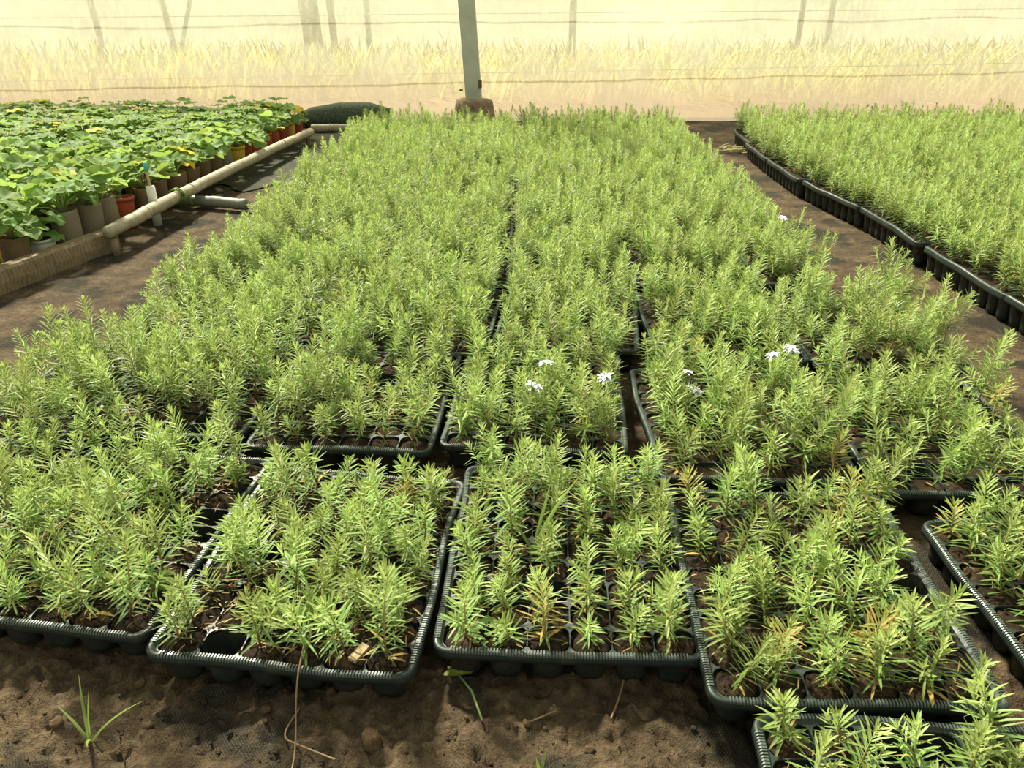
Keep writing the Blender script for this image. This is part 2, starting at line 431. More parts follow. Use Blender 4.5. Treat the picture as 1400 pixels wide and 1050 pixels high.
H = .80
SPOTS = []                            # every cell: (world matrix, tray index, column, row, tray record)
TRAYS = []
COLNAME = ['far left column', 'second from left', 'third from left', 'fourth from left', 'second from right', 'far right column']
COLSHORT = ['far left', 'second-left', 'third-left', 'fourth', 'fifth', 'far right']
def tray(cx, cy, yaw, label, short, near, empties, z=0, group=None, v=None, tilt=(0, 0), nc=6, zs=1, ys=1):
    rim, rib, deck, cup = TRAYM[nc][len(TRAYS) % NV if v is None else v]
    root = thing('seedling_tray', label, 'tray', (cx, cy, z), (tilt[0], tilt[1], yaw), (1, ys, zs), group)
    link('rim', rim, root); tag(link('ribbing', rib, root), kind='stuff')
    link('cell_deck', deck, root); link('cell_cups', cup, root)
    if near:
        for c in range(nc):
            for r in range(NR):
                if (c, r) in empties: continue
                x, y = cell_xy(c, r, nc)
                link('soil_plug', PLUGM[R.randrange(8)], root, (x, y, PLUG_Z-R.random()*.003), (0, 0, R.choice((0, pi))))
    else:
        tag(link('potting_soil', SOILM[nc], root), kind='stuff')
    mw = Matrix.Translation((cx, cy, z)) @ Matrix.Rotation(yaw, 4, 'Z')
    rec = dict(short=short, near=near, empties=empties, mw=mw, n=len(TRAYS))
    TRAYS.append(rec)
    for c in range(nc):
        for r in range(NR):
            if (c, r) in empties: continue
            x, y = cell_xy(c, r, nc); SPOTS.append((mw @ Vector((x, y*ys, PLUG_Z*zs)), rec, c, r))
    return root

FRONT = {
    0: ('black plastic seedling tray of rosemary cut off by the left edge, front row', 'the front tray at the left edge'),
    1: ('black seedling tray of dense rosemary with two empty cells beside its right rim', 'the front-left tray with empty cells'),
    2: ('black seedling tray with muddy cracked front rim and a wood chip on its soil', 'the front tray with the wood chip'),
    3: ('black seedling tray at front centre with bare star webs and tall grass weeds', 'the front-centre tray'),
    4: ('black seedling tray right of front centre with a bright yellow grass blade', 'the front tray right of centre'),
    5: ('black seedling tray of tall pale rosemary at the right edge, front row', 'the front tray at the right edge'),
}
EMPT = {(1, 0): {(5, 4), (5, 5)}, (3, 0): {(2, 2), (3, 3), (0, 6)}, (4, 0): {(4, 5), (5, 4), (0, 7)}, (2, 0): {(1, 0), (1, 4)}, (2, 1): {(3, 5), (2, 5), (3, 6), (0, 7)}, (4, 1): {(2, 6)}, (4, 2): {(0, 3), (1, 3), (0, 4)},
        (5, 1): {(1, 1)}, (5, 2): {(3, 2), (4, 3), (3, 3)}, (0, 1): {(3, 0), (4, 0), (3, 1)}, (1, 1): {(3, 0), (4, 0), (4, 1)}}
ROWC = {1: [-1.245, -.885, -.41, .075, .575, 1.065], 2: [-1.135, -.77, -.285, .20, .68, 1.15]}
BACKC = [-1.075, -.715, -.238, .238, .715, 1.085]
ROW0 = [(-1.31, 1.36, -.06), (-.836, 1.306, -.12), (-.366, 1.212, -.10), (.113, 1.232, -.051), (.556, 1.124, -.05), (1.095, 1.04, .0)]
ROWZ = [0, 1.60, 2.19, 2.79, 3.39, 3.99, 4.59, 5.19, 5.79]
for row in range(9):
    for c in range(6):
        nc = 6
        if row == 0:
            cx, zm, yaw = ROW0[c]; lab, short = FRONT[c]
        else:
            cx = ROWC.get(row, BACKC)[c]; zm = ROWZ[row] + .289 + [0, .02, 0, 0, -.03, -.06][c]*(row < 3)
            if row == 1: zm += [.04, .05, 0, .0, -.10, -.13][c]
            if row == 2: zm += [.12, .05, 0, .0, -.05, -.07][c]
            if c == 0 or (c == 5 and row > 2): nc = 3
            yaw = (R.random()-.5)*.03 - (.09 if row == 1 and 0 < c < 4 else .12 if row == 2 and 1 < c < 4 else .02)
            if row > 2: cx += (R.random()-.5)*.012 + (row-3)*.008
            size = 'narrow' if nc == 3 else 'black'
            lab = f'{size} seedling tray of rosemary in the {ORD[row+1]} row back, {COLNAME[c]}'
            short = f'the {ORD[row+1]}-row tray {COLNAME[c]}'
        tray(cx*H, zm*H, yaw, lab, short, row < 2, {e for e in EMPT.get((c, row), set()) if e[0] < nc}, z=0.004*R.random() if row else (.010 if c == 4 else 0), group='rosemary trays in the wide middle bed', nc=nc)
tray(.585*H, .528*H, -.05, 'black seedling tray in the bottom right corner of the picture', 'the bottom right corner tray', True, {(2, 8), (3, 8)}, z=.004, group='rosemary trays in the wide middle bed')
# the bed on the right: its left edge is ragged
RROWS = [1.99, 2.60, 3.24, 3.88, 4.50, 5.10, 5.70]
RX = [1.758, 1.752, 1.75, 1.69, 1.645, 1.66, 1.71]
RYAW = [0, .01, .0, .14, .0, -.03, -.07]
NCOL = [2, 2, 3, 3, 4, 5, 5]
for row, zf in enumerate(RROWS):
    for c in range(NCOL[row]):
        tray((RX[row]+.236+.475*c)*H + (R.random()-.5)*.01, (zf+.3+(.06*c if row == 3 else 0))*H, (R.random()-.5)*.02 + RYAW[row],
             f'black seedling tray in the right bed, {ORD[row+1]} row back, {ORD[c+1]} from the path', f'right bed tray {ORD[row+1]} row back', False, set(), z=.004*R.random(), group='rosemary trays in the right bed', zs=1.4, ys=1.085)

# ------------------------------------------------------------------ rosemary seedlings
def needle(mb, p, d, up, ln, w, droop, col):
    """one leaf: a narrow folded blade that starts at p, leaves along d and bends down"""
    d = d.normalized(); side = d.cross(up)
    if side.length < 1e-4: side = d.cross(Vector((1, 0, 0)))
    side.normalize(); nrm = side.cross(d).normalized()
    prev = None
    for t, ww in ((0, .45), (.38, 1.0), (.76, .8)):
        c = p + d*ln*t - nrm*droop*ln*t*t
        ring = [mb.vert(c - side*w*ww*.5 + nrm*w*.22*ww, col), mb.vert(c, col), mb.vert(c + side*w*ww*.5 + nrm*w*.22*ww, col)]
        if prev:
            mb.face((prev[0], prev[1], ring[1], ring[0])); mb.face((prev[1], prev[2], ring[2], ring[1]))
        prev = ring
    tip = mb.vert(p + d*ln - nrm*droop*ln, col)
    mb.face((prev[0], prev[1], tip)); mb.face((prev[1], prev[2], tip))
def shoot(st, nd, rnd, base, dirv, ln, dens, nl, nw, s0=.0, r0=.0013, bare=.12, dry=0.0):
    pts = []; p = Vector(base); d = Vector(dirv).normalized(); nseg = 6
    bend = Vector((rnd.uniform(-1, 1), rnd.uniform(-1, 1), .3))*.10
    for k in range(nseg+1):
        pts.append(p.copy()); p = p + d*(ln/nseg); d = (d + bend*.6 + Vector((0, 0, .10))).normalized()
    st_i = len(st.v)
    st.tube(pts, [r0*(1-.6*k/nseg) for k in range(nseg+1)], 5)
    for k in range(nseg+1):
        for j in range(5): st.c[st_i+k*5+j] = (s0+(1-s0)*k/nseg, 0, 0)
    n = max(4, int(ln/dens)); ang = rnd.uniform(0, 6.28)
    for k in range(n):
        u = bare + (1-bare)*(k/(n-1))**.92
        f = u*nseg; i = min(nseg-1, int(f)); q = pts[i].lerp(pts[i+1], f-i); ax = (pts[i+1]-pts[i]).normalized()
        ref = ax.orthogonal().normalized(); ref2 = ax.cross(ref)
        ang += 1.57+rnd.uniform(-.25, .25)
        spread = radians(80 - 50*u**2.2 + rnd.uniform(-14, 14))
        L = nl*(.72+.5*sin(pi*min(1, u*.95+.08)))*rnd.uniform(.8, 1.15)
        for side in (0, pi):
            a = ang+side+rnd.uniform(-.2, .2)
            rad = ref*cos(a)+ref2*sin(a)
            dd = ax*cos(spread)+rad*sin(spread)
            dead = 1.0 if (u < .28 and rnd.random() < .10) else 0.0
            if dry and rnd.random() < dry: dead = rnd.uniform(.5, 1)
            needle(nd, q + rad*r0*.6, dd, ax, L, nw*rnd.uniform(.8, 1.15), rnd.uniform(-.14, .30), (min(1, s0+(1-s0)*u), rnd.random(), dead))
    for k in range(6):                                              # the tuft at the tip
        a = k*2.4; ax = (pts[-1]-pts[-2]).normalized(); ref = ax.orthogonal().normalized(); rad = ref*cos(a)+ax.cross(ref)*sin(a)
        sp = radians(12+3.2*k)
        needle(nd, pts[-1]-ax*.002, ax*cos(sp)+rad*sin(sp), ax, nl*(.45+.05*k), nw*.8, .03, (1, rnd.random(), 0))
def rosemary(kind, seed, dry=0.0):
    rnd = random.Random(seed*31+kind); st, nd = MB(), MB()
    hgt = [rnd.uniform(.038, .062), rnd.uniform(.068, .098), rnd.uniform(.115, .155), rnd.uniform(.135, .18)][kind]
    nl = [.025, .029, .029, .026][kind]; nw = [.0034, .0034, .0033, .0031][kind]
    lean = Vector((rnd.uniform(-.18, .18), rnd.uniform(-.18, .18), 1))
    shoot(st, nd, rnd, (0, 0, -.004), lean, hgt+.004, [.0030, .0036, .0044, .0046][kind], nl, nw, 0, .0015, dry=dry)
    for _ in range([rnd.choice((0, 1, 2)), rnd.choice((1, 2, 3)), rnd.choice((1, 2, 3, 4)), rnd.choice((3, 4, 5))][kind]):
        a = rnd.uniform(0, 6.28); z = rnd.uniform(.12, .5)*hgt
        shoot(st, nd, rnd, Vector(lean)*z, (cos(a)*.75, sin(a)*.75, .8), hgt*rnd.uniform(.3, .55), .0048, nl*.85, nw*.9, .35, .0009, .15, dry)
    return st, nd, hgt
KINDS = ['small', 'short', 'tall', 'tall bushy']
VARS = {k: [] for k in range(4)}; DRYV = []
proto_col = bpy.data.collections.new('seedling_shapes')             # not linked to the scene: only read by the geometry nodes
PROTO = []
for k in range(4):
    for s in range([8, 12, 10, 10][k] + (3 if k < 2 else 0)):
        dry = .75 if s >= [8, 12, 10, 10][k] else 0.0
        st, nd, hgt = rosemary(k, s+1, dry)
        j = MB(); j.join(st); j.join(nd, 1)
        pm = j.mesh('seedling_shape', [M['stem'], M['needle']], col=True)
        (DRYV if dry else VARS[k]).append((st.mesh('stem', M['stem'], col=True), nd.mesh('needles', M['needle'], col=True), len(PROTO), hgt))
        po = bpy.data.objects.new(f'shape_{len(PROTO):03d}', pm); proto_col.objects.link(po); PROTO.append(po)
mb = MB(); needle(mb, Vector((0, 0, .002)), Vector((1, 0, .35)), Vector((0, 0, 1)), .030, .0055, .35, (.5, .5, 1)); YLEAF = mb.mesh('yellow_leaf', M['dry'], col=True)
def flower_mesh():
    mb = MB(); rnd = random.Random(3)
    for k in range(4):
        c = Vector((rnd.uniform(-.006, .006), rnd.uniform(-.006, .006), rnd.uniform(-.005, .012)))
        for j in range(5):
            a = j*1.257+k; needle(mb, c, Vector((cos(a), sin(a)-.3, .5)), Vector((0, 0, 1)), .013, .007, .5, (0, 0, 0))
    return mb.mesh('flower', M['petal'])
FLOWER = flower_mesh()

def px(p):
    """where a point falls in the 1400 x 1050 frame, only used to rank the seedlings by how large they show"""
    q = cam_inv @ p; return 700+1052*q.x/-q.z, 525-1052*q.y/-q.z, -q.z
cam_inv = (Matrix.Translation(cam.location) @ cam.rotation_euler.to_matrix().to_4x4()).inverted()
plants = []
for p, rec, c, r in SPOTS:
    if R.random() < ((.40 if (rec['n'] == 11 and r < 4 and c < 4) else .05) if rec['near'] else .035): continue
    X, Y, D = px(p + Vector((0, 0, .05)))
    d = p.y/H
    if X < -120 or X > 1520 or Y > 1150: continue
    right = p.x > 1.36
    u = R.random() + .25*noise.noise((p.x*2.2, p.y*2.2, 11))
    n_ = rec['n']
    if d < 1.6: kind = (0 if u < .30 else 1 if u < .93 else 2) if n_ in (2, 3, 4, 54) else (0 if u < .06 else 1 if u < .62 else 2)
    elif d < 2.1: kind = 0 if u < .06 else 1 if u < .36 else 2 if u < .9 else 3
    elif d < 3.2: kind = 1 if u < .18 else 2 if u < .72 else 3
    else: kind = 1 if u < .06 else 2 if u < .45 else 3
    if p.x > .66 and d > 1.4 and d < 2.6 and not right: kind = max(0, kind-1) if u < .6 else kind
    if (p.x > .85 and d < 1.6) and u > .4: kind = 2
    if right and kind == 3 and d < 4.5: kind = 2
    v = R.choice(VARS[kind])
    plants.append(dict(p=p + Vector((R.uniform(-.007, .007), R.uniform(-.006, .006), 0)), rec=rec, c=c, r=r, kind=kind, v=v, X=X, Y=Y, D=D,
                       rz=R.uniform(0, 6.283), sc=R.uniform(.86, 1.14), tx=R.gauss(0, .10), ty=R.gauss(0, .10), flower=False))
for fx, fy in ((720, 545), (862, 520), (945, 515), (1058, 520), (645, 250), (1075, 300), (735, 540), (950, 505), (1065, 510)):
    b = min((q for q in plants if not q['flower']), key=lambda q: (q['X']-fx)**2+(q['Y']-fy-10)**2); b['flower'] = True
for fx, fy in ((745, 860), (1190, 850), (1160, 690), (1010, 530), (1225, 470), (1160, 600), (500, 520), (960, 640), (560, 545), (1280, 560)):
    b = min((q for q in plants if not q['flower'] and not q.get('dry')), key=lambda q: (q['X']-fx)**2+(q['Y']-fy)**2); b['dry'] = True; b['kind'] = 1; b['v'] = R.choice(DRYV)
for q in plants:
    if not q.get('dry') and not q['flower'] and R.random() < .012: q['dry'] = True; q['kind'] = 1; q['v'] = R.choice(DRYV)
vis = [q for q in plants if -20 < q['X'] < 1420 and q['Y'] < 1075]
vis.sort(key=lambda q: (not q['flower'], q['D']))
single = vis[:300]; ids = {id(q) for q in single}
ROWW = lambda r: 'front' if r == 0 else ORD[r+1]
for q in single:
    st, nd, pi_, hgt = q['v']
    look = 'browning' if q.get('dry') else KINDS[q['kind']]
    if q['flower']: lab = f'flowering rosemary {ORD[q["c"]+1]} from left, {ROWW(q["r"])} cells, {q["rec"]["short"]}'
    else: lab = f'{look} rosemary {ORD[q["c"]+1]} from left in {ROWW(q["r"])} cells of {q["rec"]["short"]}'
    root = thing('rosemary_seedling', lab, 'seedling', q['p'], (q['tx'], q['ty'], q['rz']), q['sc'], 'rosemary seedlings in the black trays')
    link('stem', st, root); tag(link('needles', nd, root), kind='stuff')
    if q['D'] < 1.5 and R.random() < .30:
        for _ in range(R.choice((1, 2))): tag(link('dry_leaf', YLEAF, root, (0, 0, .003), (0, R.uniform(-.1, .2), R.uniform(0, 6.28)), R.uniform(.7, 1.1)), 'yellowed leaf at the foot')
    if q['flower']: tag(link('flower', FLOWER, root, (0, -.008, hgt*1.0), None, 1.15), 'pale lilac flowers')
# all the others: one object that sets the same shapes on its points
rest = [q for q in plants if id(q) not in ids]
me = bpy.data.meshes.new('rosemary_seedlings'); me.from_pydata([tuple(q['p']) for q in rest], [], [])
a = me.attributes.new('shape', 'INT', 'POINT'); a.data.foreach_set('value', [q['v'][2] for q in rest])
a = me.attributes.new('turn', 'FLOAT_VECTOR', 'POINT'); a.data.foreach_set('vector', [x for q in rest for x in (q['tx'], q['ty'], q['rz'])])
a = me.attributes.new('size', 'FLOAT', 'POINT'); a.data.foreach_set('value', [q['sc'] for q in rest])
ro = tag(link('rosemary_seedlings', me), 'mass of further rosemary seedlings filling the trays behind and the right bed', 'seedlings', kind='stuff')
ng = bpy.data.node_groups.new('seedling_scatter', 'GeometryNodeTree')
ng.interface.new_socket('Geometry', in_out='INPUT', socket_type='NodeSocketGeometry'); ng.interface.new_socket('Geometry', in_out='OUTPUT', socket_type='NodeSocketGeometry')
N = ng.nodes; gi = N.new('NodeGroupInput'); go = N.new('NodeGroupOutput'); ip = N.new('GeometryNodeInstanceOnPoints'); ci = N.new('GeometryNodeCollectionInfo')
ci.inputs['Collection'].default_value = proto_col; ci.inputs['Separate Children'].default_value = True; ci.inputs['Reset Children'].default_value = True
def attr(name, t):
    n = N.new('GeometryNodeInputNamedAttribute'); n.data_type = t; n.inputs['Name'].default_value = name
    return n.outputs['Attribute']
ip.inputs['Pick Instance'].default_value = True
e2r = N.new('FunctionNodeEulerToRotation')
L = ng.links.new
L(gi.outputs[0], ip.inputs['Points']); L(ci.outputs[0], ip.inputs['Instance']); L(attr('shape', 'INT'), ip.inputs['Instance Index'])
L(attr('turn', 'FLOAT_VECTOR'), e2r.inputs[0]); L(e2r.outputs[0], ip.inputs['Rotation']); L(attr('size', 'FLOAT'), ip.inputs['Scale']); L(ip.outputs[0], go.inputs[0])
md = ro.modifiers.new('scatter', 'NODES'); md.node_group = ng
print('plants', len(plants), 'single', len(single), 'D max single', max(q['D'] for q in single))

# ------------------------------------------------------------------ left bed: potted lobed-leaf plants
def leaf_mb(seed, rad, dead=0.0, tone=None):
    rnd = random.Random(seed); mb = MB(); tn = rnd.random() if tone is None else tone
    n = 26; cup = rnd.uniform(-.25, .35); fold = rnd.uniform(.1, .5)
    def P(a, f):
        rr = rad*(.80+.15*abs(cos(2.5*a))**.7 + .04*cos(13*a))
        rr *= 1-.60*max(0, cos(a-pi))**14
        x, y = rr*f*cos(a)+rad*.35*0, rr*f*sin(a)
        z = cup*(x*x+y*y)/rad - fold*abs(y)*.0 + fold*abs(y)*.35 - .12*rad*f*f*cos(5*a)
        return Vector((x+rad*.42, y, z))
    col = lambda f: (min(1, max(0, tn*.8+.2*f)), rnd.random()*.2+tn*.5, dead)
    c = mb.vert(P(0, 0), col(0)); prev = None
    for f in (.5, 1.0):
        ring = [mb.vert(P(2*pi*k/n, f), col(f)) for k in range(n)]
        for k in range(n):
            if prev is None: mb.face((c, ring[k], ring[(k+1) % n]))
            else: mb.face((prev[k], ring[k], ring[(k+1) % n], prev[(k+1) % n]))
        prev = ring
    return mb
LEAFM = [leaf_mb(s, 1.0).mesh('leaf', M['leaf'], col=True) for s in range(9)]
YLEAFM = [leaf_mb(s+50, 1.0, 1.0).mesh('leaf', M['leaf'], col=True) for s in range(3)]
def pot_mesh(mat, h=.125, r=.045, crumple=0.0):
    mb = MB(); n = 20; prev = None
    bag = crumple > 0
    for rr, z in (((r*.90, 0), (r*.95, h*.3), (r*.97, h*.6), (r*.98, h*.85), (r*1.0, h*.94), (r*1.02, h), (r*.98, h), (r*.95, h*.86)) if bag else ((r*.80, 0), (r*.87, h*.4), (r*.95, h*.8), (r*.97, h*.9), (r*1.03, h*.905), (r*1.05, h), (r*.97, h), (r*.95, h*.86))):
        ring = []
        for k in range(n):
            a = 2*pi*k/n; q = rr*(1+crumple*noise.noise((cos(a)*1.6, sin(a)*1.6, z*22)))
            ring.append(mb.vert((q*cos(a), q*sin(a), z+crumple*.02*noise.noise((cos(a)*2, sin(a)*2, 8))*(z > h*.5))))
        if prev:
            for k in range(n): mb.face((prev[k], prev[(k+1) % n], ring[(k+1) % n], ring[k]))
        else: mb.face(ring[::-1])
        prev = ring
    return mb.mesh('pot', M[mat])
POTS = {'red': pot_mesh('pot_red'), 'white': pot_mesh('pot_white', .10, .05), 'yellow': pot_mesh('pot_yellow'), 'brown': pot_mesh('pot_brown', .13, .046, .14), 'grey-brown': pot_mesh('pot_grey', .15, .045, .12)}
POTH = {'red': .125, 'white': .10, 'yellow': .125, 'brown': .13, 'grey-brown': .15}
mb = MB(); c0 = mb.vert((0, 0, .004)); rg = [mb.vert((.043*cos(k*pi/8), .043*sin(k*pi/8), .003*noise.noise((k, 1, 2)))) for k in range(16)]
for k in range(16): mb.face((c0, rg[k], rg[(k+1) % 16]))
PSOIL = mb.mesh('soil', M['plug'])
def petioles(spec, h):
    mb = MB()
    for a, el, ln, s in spec:
        tip = Vector((cos(a)*cos(el)*ln, sin(a)*cos(el)*ln, h+sin(el)*ln))
        mid = tip*.5+Vector((0, 0, h*.5+ln*.14)); mb.tube([(0, 0, h-.004), mid, tip], [.0022, .0018, .0014], 5)
    return mb.mesh('stalks', M['stalk'])
def spec_for(rnd, n):
    out = []
    for k in range(n):
        el = rnd.uniform(.45, 1.35); out.append((k*2.4+rnd.uniform(-.4, .4), el, rnd.uniform(.05, .105)*(1.1 if el > .9 else .95), rnd.uniform(.030, .052)))
    return out
PSPECS = []
for s in range(10):
    rnd = random.Random(100+s); PSPECS.append(spec_for(rnd, rnd.choice((9, 10, 11, 12))))
PSPECS.append([(2.6, .9, .06, .03), (3.6, 1.1, .05, .028), (4.6, .6, .05, .026)])
PET = {}
FOL = []
for sp in PSPECS:                                                   # joined foliage for the far plants
    mb = MB()
    for i, (a, el, ln, s) in enumerate(sp):
        lf = leaf_mb(i+len(FOL)*13, 1.0, 1.0 if (i+len(FOL)*3) % 17 == 0 else 0.0)
        m = Matrix.Translation((cos(a)*cos(el)*ln, sin(a)*cos(el)*ln, sin(el)*ln)) @ Matrix.Rotation(a, 4, 'Z') @ Matrix.Rotation(.35-el*.25, 4, 'Y') @ Matrix.Scale(s*1.05, 4)
        lf.v = [tuple(m @ Vector(v)) for v in lf.v]; mb.join(lf)
    FOL.append(mb.mesh('foliage', M['leaf'], col=True))
def potted(x, y, colour, near, label, rnd, name='potted_plant', lean=(0, 0), yellow=0, few=False):
    h = POTH[colour]; k = rnd.randrange(10) if not few else 10; sp = PSPECS[k]
    root = thing(name, label, 'potted plant', (x, y, -.002), (lean[0], lean[1], rnd.uniform(0, 6.28)), rnd.uniform(.92, 1.1), 'potted plants in the left bed')
    link('pot', POTS[colour], root); link('soil', PSOIL, root, (0, 0, h*.88))
    key = (k, colour)
    if key not in PET: PET[key] = petioles(sp, h*.9)
    link('stalks', PET[key], root)
    if near:
        for i, (a, el, ln, s) in enumerate(sp):
            old = i < yellow
            o = link('leaf', (R.choice(YLEAFM) if old else R.choice(LEAFM)), root, (cos(a)*cos(el)*ln, sin(a)*cos(el)*ln, h*.9+sin(el)*ln),
                     (rnd.uniform(-.55, .55), .45-el*.25+rnd.uniform(-.35, .45), a+rnd.uniform(-.5, .5)), s*1.08)
            if old: o['label'] = 'yellowed leaf'
    else:
        tag(link('foliage', FOL[k], root, (0, 0, h*.9)), kind='stuff')
rp = random.Random(21)
EDGE_POTS = [(2.30, 'yellow', 0), (2.40, 'brown', 1), (2.52, 'brown', 0), (2.64, 'white', 0), (2.75, 'grey-brown', 0), (2.87, 'grey-brown', 0), (2.98, 'grey-brown', 0), (3.10, 'red', 2),
             (3.26, 'brown', 0), (3.40, 'brown', 1), (3.56, 'brown', 2), (3.69, 'brown', 2), (3.82, 'brown', 1), (3.95, 'brown', 0), (4.08, 'grey-brown', 0), (4.22, 'yellow', 0), (4.35, 'red', 0), (4.49, 'red', 1),
             (4.66, 'red', 1), (4.80, 'red', 0), (4.94, 'red', 0), (5.08, 'yellow', 2), (5.20, 'red', 1)]
def edge_x(y): return -1.60+.082*(y-2.8) if y > 2.8 else -1.60+.32*(y-2.8)
count = {}
tot = {}
for y, c, _ in EDGE_POTS: tot[c] = tot.get(c, 0)+1
for y, c, yl in EDGE_POTS:
    count[c] = count.get(c, 0)+1
    lab = f'lobed plant in {c} pot on the bed edge, {ORD[count[c]]} such pot back'
    if tot[c] == 1: lab = f'lobed green plant in the only {c} pot along the bed edge'
    potted(edge_x(y)+rp.uniform(-.012, .012), y, c, True, lab, rp, lean=(rp.uniform(-.06, .06), rp.uniform(-.08, .1)), yellow=yl, few=(y == 3.10))
npot = 0
for j in range(23):
    y = 2.36+.13*j
    i = 0
    while True:
        x = edge_x(y)-.115-.128*i - (.06 if j % 2 else 0)
        Xp, Yp, Dp = px(Vector((x, y, .15)))
        if Xp < -60: break
        col = rp.choices(('brown', 'grey-brown', 'red', 'yellow'), (.5, .25, .2, .05))[0]
        potted(x+rp.uniform(-.02, .02), y+rp.uniform(-.02, .02), col, Yp > 212, f'lobed plant in {col} pot, {ORD[i+2]} from the pole, {ORD[j+1]} cross row back', rp, yellow=1 if rp.random() < .3 else 0)
        npot += 1; i += 1
        if i > 25: break
print('inner pots', npot)

# ------------------------------------------------------------------ poles, kerb, stake along the left bed
def pole(name, a, b, r, mat, label, cat, nodes=0, bow=.01, n=12, group=None):
    a, b = Vector(a), Vector(b); mb = MB(); k = 24; pts, rad = [], []
    rnd = random.Random(len(label))
    for i in range(k+1):
        u = i/k; q = a.lerp(b, u); q += Vector((rnd.uniform(-1, 1)*.002, 0, bow*sin(pi*u)+rnd.uniform(-1, 1)*.0015)); pts.append(q); rad.append(r*(1+.05*rnd.uniform(-1, 1)))
    mb.tube(pts, rad, n)
    o = link(name, mb.mesh(name, M[mat])); tag(o, label, cat, group)
    for i in range(nodes):
        u = (i+.7)/nodes; q = a.lerp(b, u)+Vector((0, 0, bow*sin(pi*u))); d = (b-a).normalized()
        rb = MB(); rb.tube([q-d*.006, q, q+d*.006], [r*1.02, r*1.12, r*1.02], n); link('node_ring', rb.mesh('node_ring', M[mat]), o)
    return o
pole('bamboo_pole', (-1.455, 2.72, .085), (-1.262, 5.02, .075), .024, 'bamboo', 'long pale bamboo pole along the edge of the potted plants', 'pole', nodes=6)
pole('grey_pipe', (-1.58, 3.46, .024), (-1.16, 3.36, .026), .024, 'pipe', 'short grey pipe lying across the left path below the bamboo pole', 'pipe', bow=.006)
pole('bamboo_pole', (-1.36, 5.44, .03), (-1.00, 5.45, .03), .026, 'bamboo', 'short pale pole lying at the far end of the left path', 'pole', bow=.004, nodes=2)
def tie(y, x, z, label):
    mb = MB(); rnd = random.Random(int(y*100))
    for k in range(3):
        pts = [(x+.030*cos(a), y+(k-1)*.012+rnd.uniform(-.004, .004), z+.030*sin(a)) for a in [2*pi*i/12 for i in range(13)]]
        mb.tube(pts, .003, 5)
    mb.tube([(x+.02, y, z+.02), (x+.05, y+.01, z+.0), (x+.055, y+.02, z-.04)], .003, 5)
    tag(link('grass_tie', mb.mesh('grass_tie', M['blade'], col=True)), label, 'tie')
tie(3.24, -1.412, .093, 'green grass knotted round the bamboo pole above the grey pipe')
# stakes that hold the pole
mb = MB(); mb.tube([(-1.472, 3.15, -.01), (-1.470, 3.15, .10), (-1.474, 3.155, .155)], [.018, .018, .017], 12)
st = tag(link('white_stake', mb.mesh('white_stake', M['stake'])), 'white tube standing upright behind the bamboo pole near the red pot', 'stake')
mb = MB(); mb.tube([(-1.474, 3.155, .15), (-1.48, 3.17, .215)], [.006, .005], 8); link('rod', mb.mesh('rod', M['chip']), st)
mb = MB(); mb.tube([(-1.48, 3.17, .212), (-1.482, 3.174, .240), (-1.483, 3.176, .246)], [.010, .010, .006], 8); link('rod_tip', mb.mesh('rod_tip', M['tie']), st)['label'] = 'teal tip'
for y in (2.74, 4.95):
    f = (y-2.72)/2.3; x = -1.455+.193*f; mb = MB(); mb.tube([(x, y, -.02), (x, y, .056)], .014, 8)
    tag(link('pole_peg', mb.mesh('pole_peg', M['wood'])), 'wooden peg holding up the near end of the bamboo pole' if y < 3 else 'wooden peg holding up the far end of the bamboo pole', 'peg')
# wooden kerb
mb = MB(); n = 30; A, B = Vector((-1.86, 1.70, 0)), Vector((-1.50, 2.82, 0)); d = (B-A).normalized(); s = Vector((d.y, -d.x, 0)); prev = None
prof = [(-.03, 0), (.03, 0), (.033, .03), (.030, .066), (.022, .074), (-.026, .072), (-.032, .06)]
for k in range(n+1):
    q = A.lerp(B, k/n); ring = []
    for o, z in prof:
        jx = .004*noise.noise((k*.5, o*60, z*40)); ring.append(mb.vert(q + s*(o+jx) + Vector((0, 0, z + (.004*noise.noise((k*.4, 3, o*50)) if z > .01 else -.006)))))
    if prev:
        for j in range(len(prof)): mb.face((prev[j], ring[j], ring[(j+1) % len(prof)], prev[(j+1) % len(prof)])[::-1])
    else: mb.face(ring)
    prev = ring
mb.face(prev[::-1])
tag(link('wooden_kerb', mb.mesh('wooden_kerb', M['wood'], smooth=False)), 'weathered brown timber kerb at the near corner of the left bed', 'kerb')

# floor cloth and rolled net at the far end of the left path
mb = MB(); nx, ny = 14, 26
for j in range(ny+1):
    y = 3.85+1.75*j/ny
    x0 = -1.52+.08*(y-3.5); x1 = -1.02
    for i in range(nx+1):
        x = x0+(x1-x0)*i/nx; mb.vert((x, y+(.30*noise.noise((x*5, 2, 2))+.06*noise.noise((x*23, 2, 2)))*max(0, 1-j/7), .0025+.004*noise.noise((x*6, y*6, 4))+.004*min(1, j/3)))
for j in range(ny):
    for i in range(nx): a = j*(nx+1)+i; mb.face((a, a+1, a+nx+2, a+nx+1))
tag(link('ground_cloth', mb.mesh('ground_cloth', M['mat'])), 'dark woven cloth on the far part of the left path', 'cloth')
mb = MB(); pts = [(-1.55, 5.62, .03), (-1.40, 5.66, .07), (-1.2, 5.68, .085), (-1.0, 5.68, .085), (-.85, 5.66, .07)]
mb.tube(pts, [.03, .07, .085, .085, .06], 14)
tag(link('rolled_net', mb.mesh('rolled_net', M['net'])), 'dark green rolled shade net lying at the foot of the back wall', 'net')

